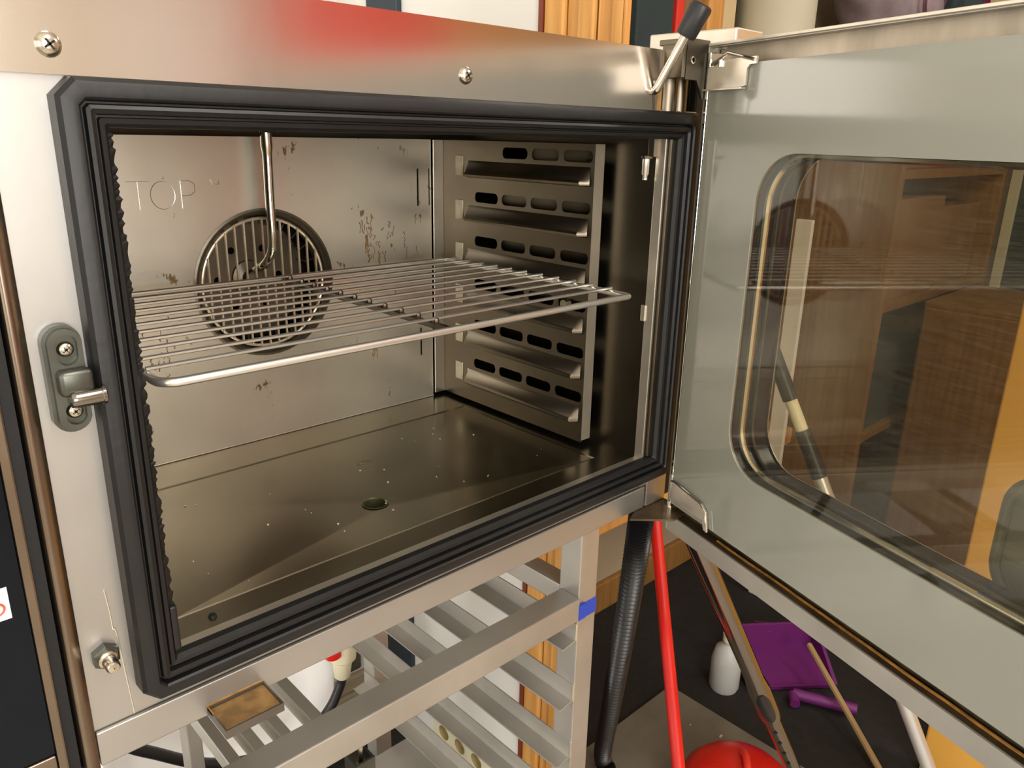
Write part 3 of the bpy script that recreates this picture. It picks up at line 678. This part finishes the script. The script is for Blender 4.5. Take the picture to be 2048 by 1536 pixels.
# ------------------------------------------------------------------ stand
ST = thing('oven_stand', (.33, .27, GROUND), 'grey steel tray stand carrying the oven', 'stand')
def leg(x0, x1, y0, y1, top):
    bm = nb(); box(bm, x0, x1, y0, y1, GROUND+.03, top, .0015); l = link('leg', bm, 'stand', ST)
    bm = nb(); lathe(bm, [(.02, -.03), (.02, -.022), (.009, -.018), (.009, .0)], ((x0+x1)/2, (y0+y1)/2, GROUND+.03), (0, 0, 1), 16, True); link('levelling_foot', bm, 'blackplastic', l, True)
leg(.547, .583, .002, .038, -.1130); leg(.547, .583, .520, .556, -.1130); leg(.184, .206, .505, .545, -.1130); leg(-.075, -.045, .002, .038, -.1130)
bm = nb(); box(bm, -.06, .547, -.001, .0345, -.244, -.209, .0015); link('front_crossbar', bm, 'stand', ST)
bm = nb(); box(bm, .5585, .5832, .0012, .0022, -.245, -.222); box(bm, .545, .5585, -.0018, .0014, -.243, -.220, .0004); link('blue_tape', bm, 'tape', ST, label='blue adhesive tape round the front leg')
bm = nb(); box(bm, .547, .577, .038, .520, -.236, -.206, .0015); link('side_bar', bm, 'stand', ST)
RZ = [-.28, -.379, -.478, -.577, -.676]
for z in RZ:
    bm = nb()
    P = [(.547, z+.030), (.545, z+.030), (.545, z+.003), (.523, z-.001), (.519, z+.002), (.519, z), (.523, z-.004), (.547, z+.0005)]
    A = [bm.verts.new((x, .004, zz)) for x, zz in P]; B = [bm.verts.new((x, .553, zz)) for x, zz in P]
    for i in range(len(P)): bm.faces.new((A[i], A[(i+1) % len(P)], B[(i+1) % len(P)], B[i]))
    bm.faces.new(A); bm.faces.new(B[::-1]); rl = link('tray_rail', bm, 'stand', ST)
    bm = nb(); tube(bm, [(.5465, .0025, z+.004), (.5465, .0025, z+.030)], .0018, 6); link('weld', bm, 'bright', rl)
for x0, x1 in ((.080, .092), (.106, .118), (.135, .147), (.170, .184)):
    bm = nb(); box(bm, x0, x1, .0345, .52, -.237, -.217, .001); link('grate_bar', bm, 'stand', ST)
bm = nb(); box(bm, .206, .547, .51, .53, -.240, -.212, .001); link('rear_crossbar', bm, 'stand', ST)
bm = nb(); box(bm, .30, .545, .02, .40, -.712, -.705); box(bm, .543, .5455, .02, .40, -.705, -.690); sh = link('lower_shelf', bm, 'stand', ST)
# bracket hanging below the crossbar
bm = nb(); plate(bm, rect(.210, .234, .022, .048), [rect(.2125, .2315, .0245, .0455)], XY(-.335), .045); bt = link('bracket', bm, 'cast', ST)
bm = nb(); box(bm, .2125, .2315, .0245, .0455, -.305, -.300); tube(bm, [(.222, .033, -.300), (.222, .033, -.246)], .003, 10); link('bracket_bolt', bm, 'screw', bt)

# ------------------------------------------------------------------ behind the stand
# power strip on the partition
t = thing('power_strip', (.805, .50, -1.02), 'cream multi socket power strip low on the white wall', 'power strip')
bm = nb(); plate(bm, rrect(.36, .66, -1.025, -.965, .02, 5), [circ(y, -.995, .019, 24) for y in (.62, .56, .50, .44, .39)], YZ(.797), .022); link('body', bm, 'cream', t)
for y in (.62, .56, .50, .44, .39):
    bm = nb(); lathe(bm, [(.019, .0), (.018, .015), (.0005, .015)], (.7985, y, -.995), (1, 0, 0), 24); link('socket', bm, 'socket', t, True)
# white basin with its wavy rim leaning against the back wall
t = thing('white_basin', (.36, .84, GROUND), 'round white plastic basin leaning against the back wall', 'basin')
bm = nb(); ax = Vector((-.1, -1, .2)).normalized()
lathe(bm, [(.001, .0), (.17, .0), (.20, .012), (.225, .05), (.24, .055), (.245, .048), (.232, .040), (.21, -.004), (.18, -.012), (.001, -.012)], (.36, .845, -.80), ax, 48); link('bowl', bm, 'white', t, True)
# black cable with plug
t = thing('power_cable', (.53, .70, -.87), 'thick black cable hanging in a loop with a cream plug', 'cable')
bm = nb(); tube(bm, spline([(-.02, .68, -.30), (.02, .70, -.50), (.12, .70, -.66), (.19, .70, -.735), (.26, .70, -.80), (.336, .70, -.845), (.422, .70, -.868), (.492, .70, -.865), (.544, .70, -.83), (.572, .70, -.785), (.578, .70, -.765)], 8), .011, 12); link('cord', bm, 'blackplastic', t, True)
bm = nb(); lathe(bm, [(.012, 0), (.018, .006), (.022, .045), (.03, .052), (.032, .10), (.026, .105), (.0005, .105)], (.578, .70, -.768), (.06, 0, 1), 14); pg = link('plug', bm, 'cream', t, True)
bm = nb(); lathe(bm, [(.014, 0), (.02, .004), (.02, .03), (.015, .036), (.0005, .036)], (.556, .692, -.695), (-.2, -.1, 1), 14); link('red_cap', bm, 'red', pg, True)
bm = nb(); box(bm, .59, .625, .69, .72, -.76, -.66, .006); link('grey_plug', bm, 'cast', t)

# ------------------------------------------------------------------ things on the floor at the right
bm = nb(); pts = spline([(.748, .055, -.150), (.766, .074, -.26), (.85, .15, -.50), (.94, .235, -.76), (1.02, .31, -.98), (1.03, .30, -1.024)], 130)
tube(bm, pts, [.0172 + .0034*math.cos(i*math.pi/3) for i in range(len(pts))], 14); tag(link('corrugated_hose', bm, 'corr', None, True), 'black corrugated vacuum hose hanging beside the stand leg', 'hose')

def pole(name, mt, a, b, r, parent=None, n=14):
    bm = nb(); tube(bm, [a, b], r, n); return link(name, bm, mt, parent, True)
t = thing('red_broom', (.60, -.27, GROUND), 'bright red broom handle leaning behind the oven door hinge', 'broom')
pole('handle', 'red', (1.04, .255, -.25), (.615, -.25, -.995), .0115, t)
bm = nb(); box(bm, .50, .72, -.285, -.225, -1.0, -.965, .006); link('head', bm, 'red', t)
bm = nb()
for k in range(22): tube(bm, [(.508+k*.0097, -.255, -.998), (.506+k*.0098, -.255, -1.045)], .004, 5)
br = link('bristles', bm, 'blackplastic', t); br['kind'] = 'stuff'
# vacuum wand
t = thing('vacuum_wand', (1.22, -.134, GROUND), 'chrome telescopic vacuum tube leaning under the door with a black slide lock', 'vacuum tube')
wa, wb_ = Vector((.775, -.011, -.172)), Vector((1.224, -.134, -1.03)); wd = (wb_-wa)
P = lambda k: wa + wd*k
bm = nb(); tube(bm, [P(0), P(.40), P(.43), P(.50), P(.52)], [.0165, .0165, .020, .020, .018], 20); link('outer_tube', bm, 'wandchrome', t, True)
bm = nb(); tube(bm, [P(.52), P(1)], .0145, 18); it = link('inner_tube', bm, 'wandchrome', t, True)
bm = nb()
for k in range(7): box(bm, -.006, .006, -.003, .003, -.0016, .0016, f=lambda v, k=k: P(.56+.035*k) + Vector((-.012, -.007, .004)) + v)
link('notches', bm, 'slot', it)
side = Vector((-.8, -.5, .25)).normalized()*.016
bm = nb(); tube(bm, [P(.435)+side, P(.455)+side, P(.50)+side, P(.515)+side], [.008, .0125, .0125, .009], 12); link('slide_lock', bm, 'blackplastic', t, True)
# red vacuum body
t = thing('vacuum_cleaner', (1.17, .045, GROUND), 'red domed vacuum cleaner body on the grey mat', 'vacuum cleaner')
bm = nb(); lathe(bm, [(.115, .03), (.125, .05), (.123, .075), (.10, .10), (.06, .118), (.02, .124), (.0005, .125)], (1.17, .045, GROUND+.008), (0, 0, 1), 36); link('dome', bm, 'red', t, True)
bm = nb(); lathe(bm, [(.118, .004), (.126, .012), (.126, .028), (.115, .031)], (1.17, .045, GROUND+.008), (0, 0, 1), 36, True); link('base', bm, 'blackplastic', t, True)
bm = nb(); tube(bm, spline([(1.12, .0, -.935), (1.15, .02, -.905), (1.19, .05, -.905), (1.22, .08, -.935)], 5), .008, 10); link('carry_handle', bm, 'redmatt', t, True)
# purple dustpan
t = thing('dustpan', (1.72, .2, GROUND), 'purple plastic dustpan lying on the dark floor', 'dustpan')
def F(u, v, w):
    a = math.radians(-38); return Vector((1.70 + u*math.cos(a) - v*math.sin(a), .23 + u*math.sin(a) + v*math.cos(a), GROUND + .004 + w))
bm = nb(); n = 10
lo = [(-.12, -.09), (.12, -.09), (.135, .09), (-.135, .09)]
A = [bm.verts.new(F(u, v, .0 if v < 0 else .012)) for u, v in lo]; B = [bm.verts.new(F(u*1.04, v*1.03, .012 if v < 0 else .085)) for u, v in lo]
C2 = [bm.verts.new(F(u*.97, v*.95, .012 if v < 0 else .083)) for u, v in lo]; E2 = [bm.verts.new(F(u*.95, v*.95, .004 if v < 0 else .016)) for u, v in lo]
for P4, Q4 in ((A, B), (B, C2), (C2, E2)):
    for i in range(4): bm.faces.new((P4[i], P4[(i+1) % 4], Q4[(i+1) % 4], Q4[i]))
bm.faces.new(A); bm.faces.new(E2); link('pan', bm, 'purple', t)
bm = nb(); tube(bm, [F(0, .09, .07), F(.0, .11, .06), F(0, .17, .02)], [.012, .013, .015], 12); link('handle', bm, 'purple', t, True)
bm = nb(); tube(bm, [F(-.02, -.13, .02), F(.12, -.20, .02)], .015, 12); tube(bm, [F(-.02, -.13, .02), F(-.03, -.165, .015)], .013, 10); tag(link('hand_brush', bm, 'purple', None, True), 'purple brush handle lying in front of the dustpan', 'brush')
# white bottle
t = thing('spray_bottle', (1.515, .295, GROUND), 'pale plastic bottle standing behind the chrome tube', 'bottle')
bm = nb(); lathe(bm, [(.036, 0), (.04, .01), (.04, .09), (.032, .125), (.014, .14), (.014, .155)], (1.515, .295, GROUND), (0, 0, 1), 24, True, True); link('body', bm, 'whitebottle', t, True)
bm = nb(); lathe(bm, [(.017, .15), (.017, .172), (.0005, .174)], (1.515, .295, GROUND), (0, 0, 1), 16); link('cap', bm, 'cream', t, True)
# thin stick
bm = nb(); tube(bm, [(1.50, -.15, GROUND+.012), (1.73, .17, GROUND+.10)], .008, 8); tag(link('wooden_stick', bm, 'straw', None, True), 'thin pale wooden stick lying across the dark floor', 'stick')
bm = nb()
for k in range(14):
    x, y = random.uniform(.95, 1.36), random.uniform(-.1, .3); s_ = random.uniform(.002, .008)
    box(bm, x-s_, x+s_, y-s_*.5, y+s_*.5, GROUND+.0079, GROUND+.010)
o = tag(link('floor_scraps', bm, 'debris'), 'small pale scraps scattered on the grey mat', 'debris'); o['kind'] = 'stuff'
# pole with black grip seen through the glass
t = thing('mop_pole', (1.395, -.35, GROUND), 'aluminium mop pole with black grip seen through the door glass', 'mop')
qa, qd = Vector((1.300, .207, .045)), Vector((.095, -.557, -1.075)); Q = lambda k: qa + qd*k
bm = nb(); tube(bm, [Q(0), Q(.16)], .016, 14); tube(bm, [Q(.215), Q(.30)], .017, 14); g_ = link('grip', bm, 'blackplastic', t, True)
bm = nb(); tube(bm, [Q(.155), Q(.22)], .013, 12); link('collar', bm, 'cream', t, True)
bm = nb(); tube(bm, [Q(.29), Q(.97)], .0145, 14); link('pole', bm, mat('aluminium', '#c9cac8', 0.35, 0.6), t, True)
bm = nb(); box(bm, 1.33, 1.46, -.40, -.31, GROUND, GROUND+.035, .008); link('mop_head', bm, 'whitebottle', t)

# ------------------------------------------------------------------ beyond the door
bm = nb(); box(bm, 1.60, 1.635, -.95, -.185, GROUND, .62, .004); tag(link('yellow_board', bm, 'yellow'), 'tall plain yellow board standing upright behind the oven door', 'board')
t = thing('brown_cabinet', (2.75, .05, GROUND), 'low brown wooden cabinet seen through the door glass', 'cabinet')
bm = nb(); box(bm, 2.52, 3.0, -.6, .30, GROUND, -.10, .006); link('body', bm, 'wooddark', t)
for a, b_ in ((-.59, -.155), (-.145, .29)):
    bm = nb(); box(bm, 2.505, 2.52, a, b_, GROUND+.06, -.12, .003); d = link('door', bm, 'wooddark', t)
    bm = nb(); yk = b_-.04 if a < -.3 else a+.04; lathe(bm, [(.0005, .025), (.013, .022), (.014, .015), (.006, .006), (.006, 0)], (2.505, yk, -.4), (-1, 0, 0), 14); link('knob', bm, 'chrome', d, True)
# tall shelf unit
t = thing('shelf_unit', (2.75, .55, GROUND), 'tall brown shelving unit against the far wall behind the door', 'shelf')
for x in (2.27, 3.22):
    bm = nb(); box(bm, x, x+.03, .34, .735, GROUND, .68, .002); link('side_panel', bm, 'wooddark', t)
for z in (-.95, -.55, -.12, .28, .65):
    bm = nb(); box(bm, 2.30, 3.22, .34, .735, z, z+.028, .002); link('shelf_board', bm, 'wooddark', t)
bm = nb(); box(bm, 2.30, 3.22, .726, .735, GROUND, .68); link('back_panel', bm, 'wooddark', t)
def carton(x0, x1, y0, y1, z0, z1, mt, label, flap=None):
    t = thing('cardboard_box', ((x0+x1)/2, (y0+y1)/2, z0), label, 'box', 'boxes on the shelving')
    bm = nb(); box(bm, x0, x1, y0, y1, z0, z1, .003); link('body', bm, mt, t)
    bm = nb(); box(bm, x0+.001, x1-.001, (y0+y1)/2-.02, (y0+y1)/2+.02, z1, z1+.001); link('tape_strip', bm, 'ochre', t)
    if flap: bm = nb(); box(bm, x0, x1, y0-.14, y0, z1-.004, z1, f=lambda c: Vector((c.x, c.y, c.z - (y0 - c.y)*.35))); link('flap', bm, 'cardlight', t)
carton(2.32, 2.72, .36, .70, -.092, .22, 'card', 'brown cardboard box on the middle shelf nearest the door')
carton(2.76, 3.15, .38, .70, -.092, .18, 'card', 'brown cardboard box on the middle shelf further from the door')
carton(2.34, 2.70, .38, .70, .308, .52, 'card', 'cardboard box with a pale open flap on the upper shelf', True)
carton(2.34, 2.75, .36, .70, -.522, -.26, 'cloth', 'dark blue box on the lower shelf')
carton(2.80, 3.15, .38, .70, -.522, -.22, 'card', 'brown cardboard box on the lower shelf')
# tall pieces standing against the far wall, seen above the hinge
def stand_board(name, x0, x1, y0, y1, mt, label, cat, z1=1.3, grp=None):
    bm = nb(); box(bm, x0, x1, y0, y1, -.545, z1, .004); return tag(link(name, bm, mt), label, cat, grp)
stand_board('dark_panel', 1.46, 1.605, .70, .735, 'teal', 'tall dark teal panel leaning on the far wall beside the wooden trim', 'panel')
stand_board('red_lath', 1.632, 1.665, .71, .735, 'redmatt', 'narrow red lath upright against the far wall', 'lath')
stand_board('brown_board', 1.672, 1.752, .715, .735, 'card', 'narrow brown grey board between the red lath and wooden plank', 'board')
stand_board('wooden_plank', 1.757, 1.83, .70, .735, 'wood', 'pale wooden plank upright next to the cream roll', 'plank')
stand_board('wooden_plank', 1.836, 1.895, .705, .735, 'cardlight', 'cream edged plank touching the cream roll', 'plank')
bm = nb(); lathe(bm, [(.0005, 0), (.105, 0), (.108, .01), (.108, 1.85), (.10, 1.86), (.0005, 1.86)], (2.025, .66, -.545), (0, 0, 1), 32); tag(link('paper_roll', bm, 'rollcream', None, True), 'thick cream roll standing upright against the far wall', 'roll')
stand_board('ochre_board', 2.16, 2.25, .69, .735, 'ochre', 'ochre board upright between the cream roll and the shelving', 'board')
bm = nb(); box(bm, 1.985, 2.0, .45, .50, GROUND, .17, .003); tag(link('white_board', bm, 'white'), 'narrow white board upright in front of the shelving seen through glass', 'board')
# plastic bag, grey bag, cream card and magenta thing on top of the shelving
def blob(name, c, r, mt, seed, label, cat):
    random.seed(seed); bm = nb(); bmesh.ops.create_icosphere(bm, subdivisions=4, radius=1)
    ph = [(random.uniform(2, 6), random.uniform(0, 6), Vector((random.uniform(-1, 1), random.uniform(-1, 1), random.uniform(-1, 1)))) for _ in range(7)]
    for v in bm.verts:
        d = 1 + sum(.045*math.sin(f_*v.co.dot(q)*2 + p) for f_, p, q in ph)
        v.co = Vector((c[0] + v.co.x*r[0]*d, c[1] + v.co.y*r[1]*d, max(c[2] + v.co.z*r[2]*d, c[2] - r[2]*.8)))
    o = link(name, bm, mt, None, True); return tag(o, label, cat)
TOPZ = .6815
blob('plastic_bag', (2.47, .55, TOPZ+.128), (.18, .16, .16), 'bag', 3, 'crumpled translucent grey plastic bag with pink print on the shelving', 'bag')
bm = nb()
for rr in (.06, .075): tube(bm, [(2.42+rr*math.cos(a), .385-.01*math.sin(a), .79+rr*math.sin(a)) for a in [i*math.pi/16 for i in range(32)]], .003, 5, True)
link('ring_print', bm, 'bagprint', bpy.data.objects['plastic_bag'])
blob('grey_sack', (2.80, .53, TOPZ+.12), (.12, .14, .15), 'teal', 5, 'small grey sack slumped next to the plastic bag', 'sack')
bm = nb(); box(bm, 2.88, 3.12, .37, .39, TOPZ, TOPZ+.22, .002, f=lambda c: Vector((c.x, c.y, c.z))); tag(link('cream_card', bm, 'cardlight'), 'plain cream card propped on top of the shelving', 'card')
blob('magenta_bundle', (3.2-.06, .50, TOPZ+.1), (.07, .08, .12), 'magenta', 9, 'bright magenta bundle on top of the shelving', 'bundle')
# teal door-sized panel on the right wall
bm = nb(); box(bm, XR-.035, XR-.002, -.95, .31, GROUND, 1.2, .003); tp = tag(link('teal_panel', bm, 'teal'), 'large dark teal panel on the right wall seen through the glass', 'panel')
bm = nb(); box(bm, XR-.05, XR-.035, .29, .325, GROUND, 1.2, .002); link('pale_edge', bm, 'rollcream', tp)
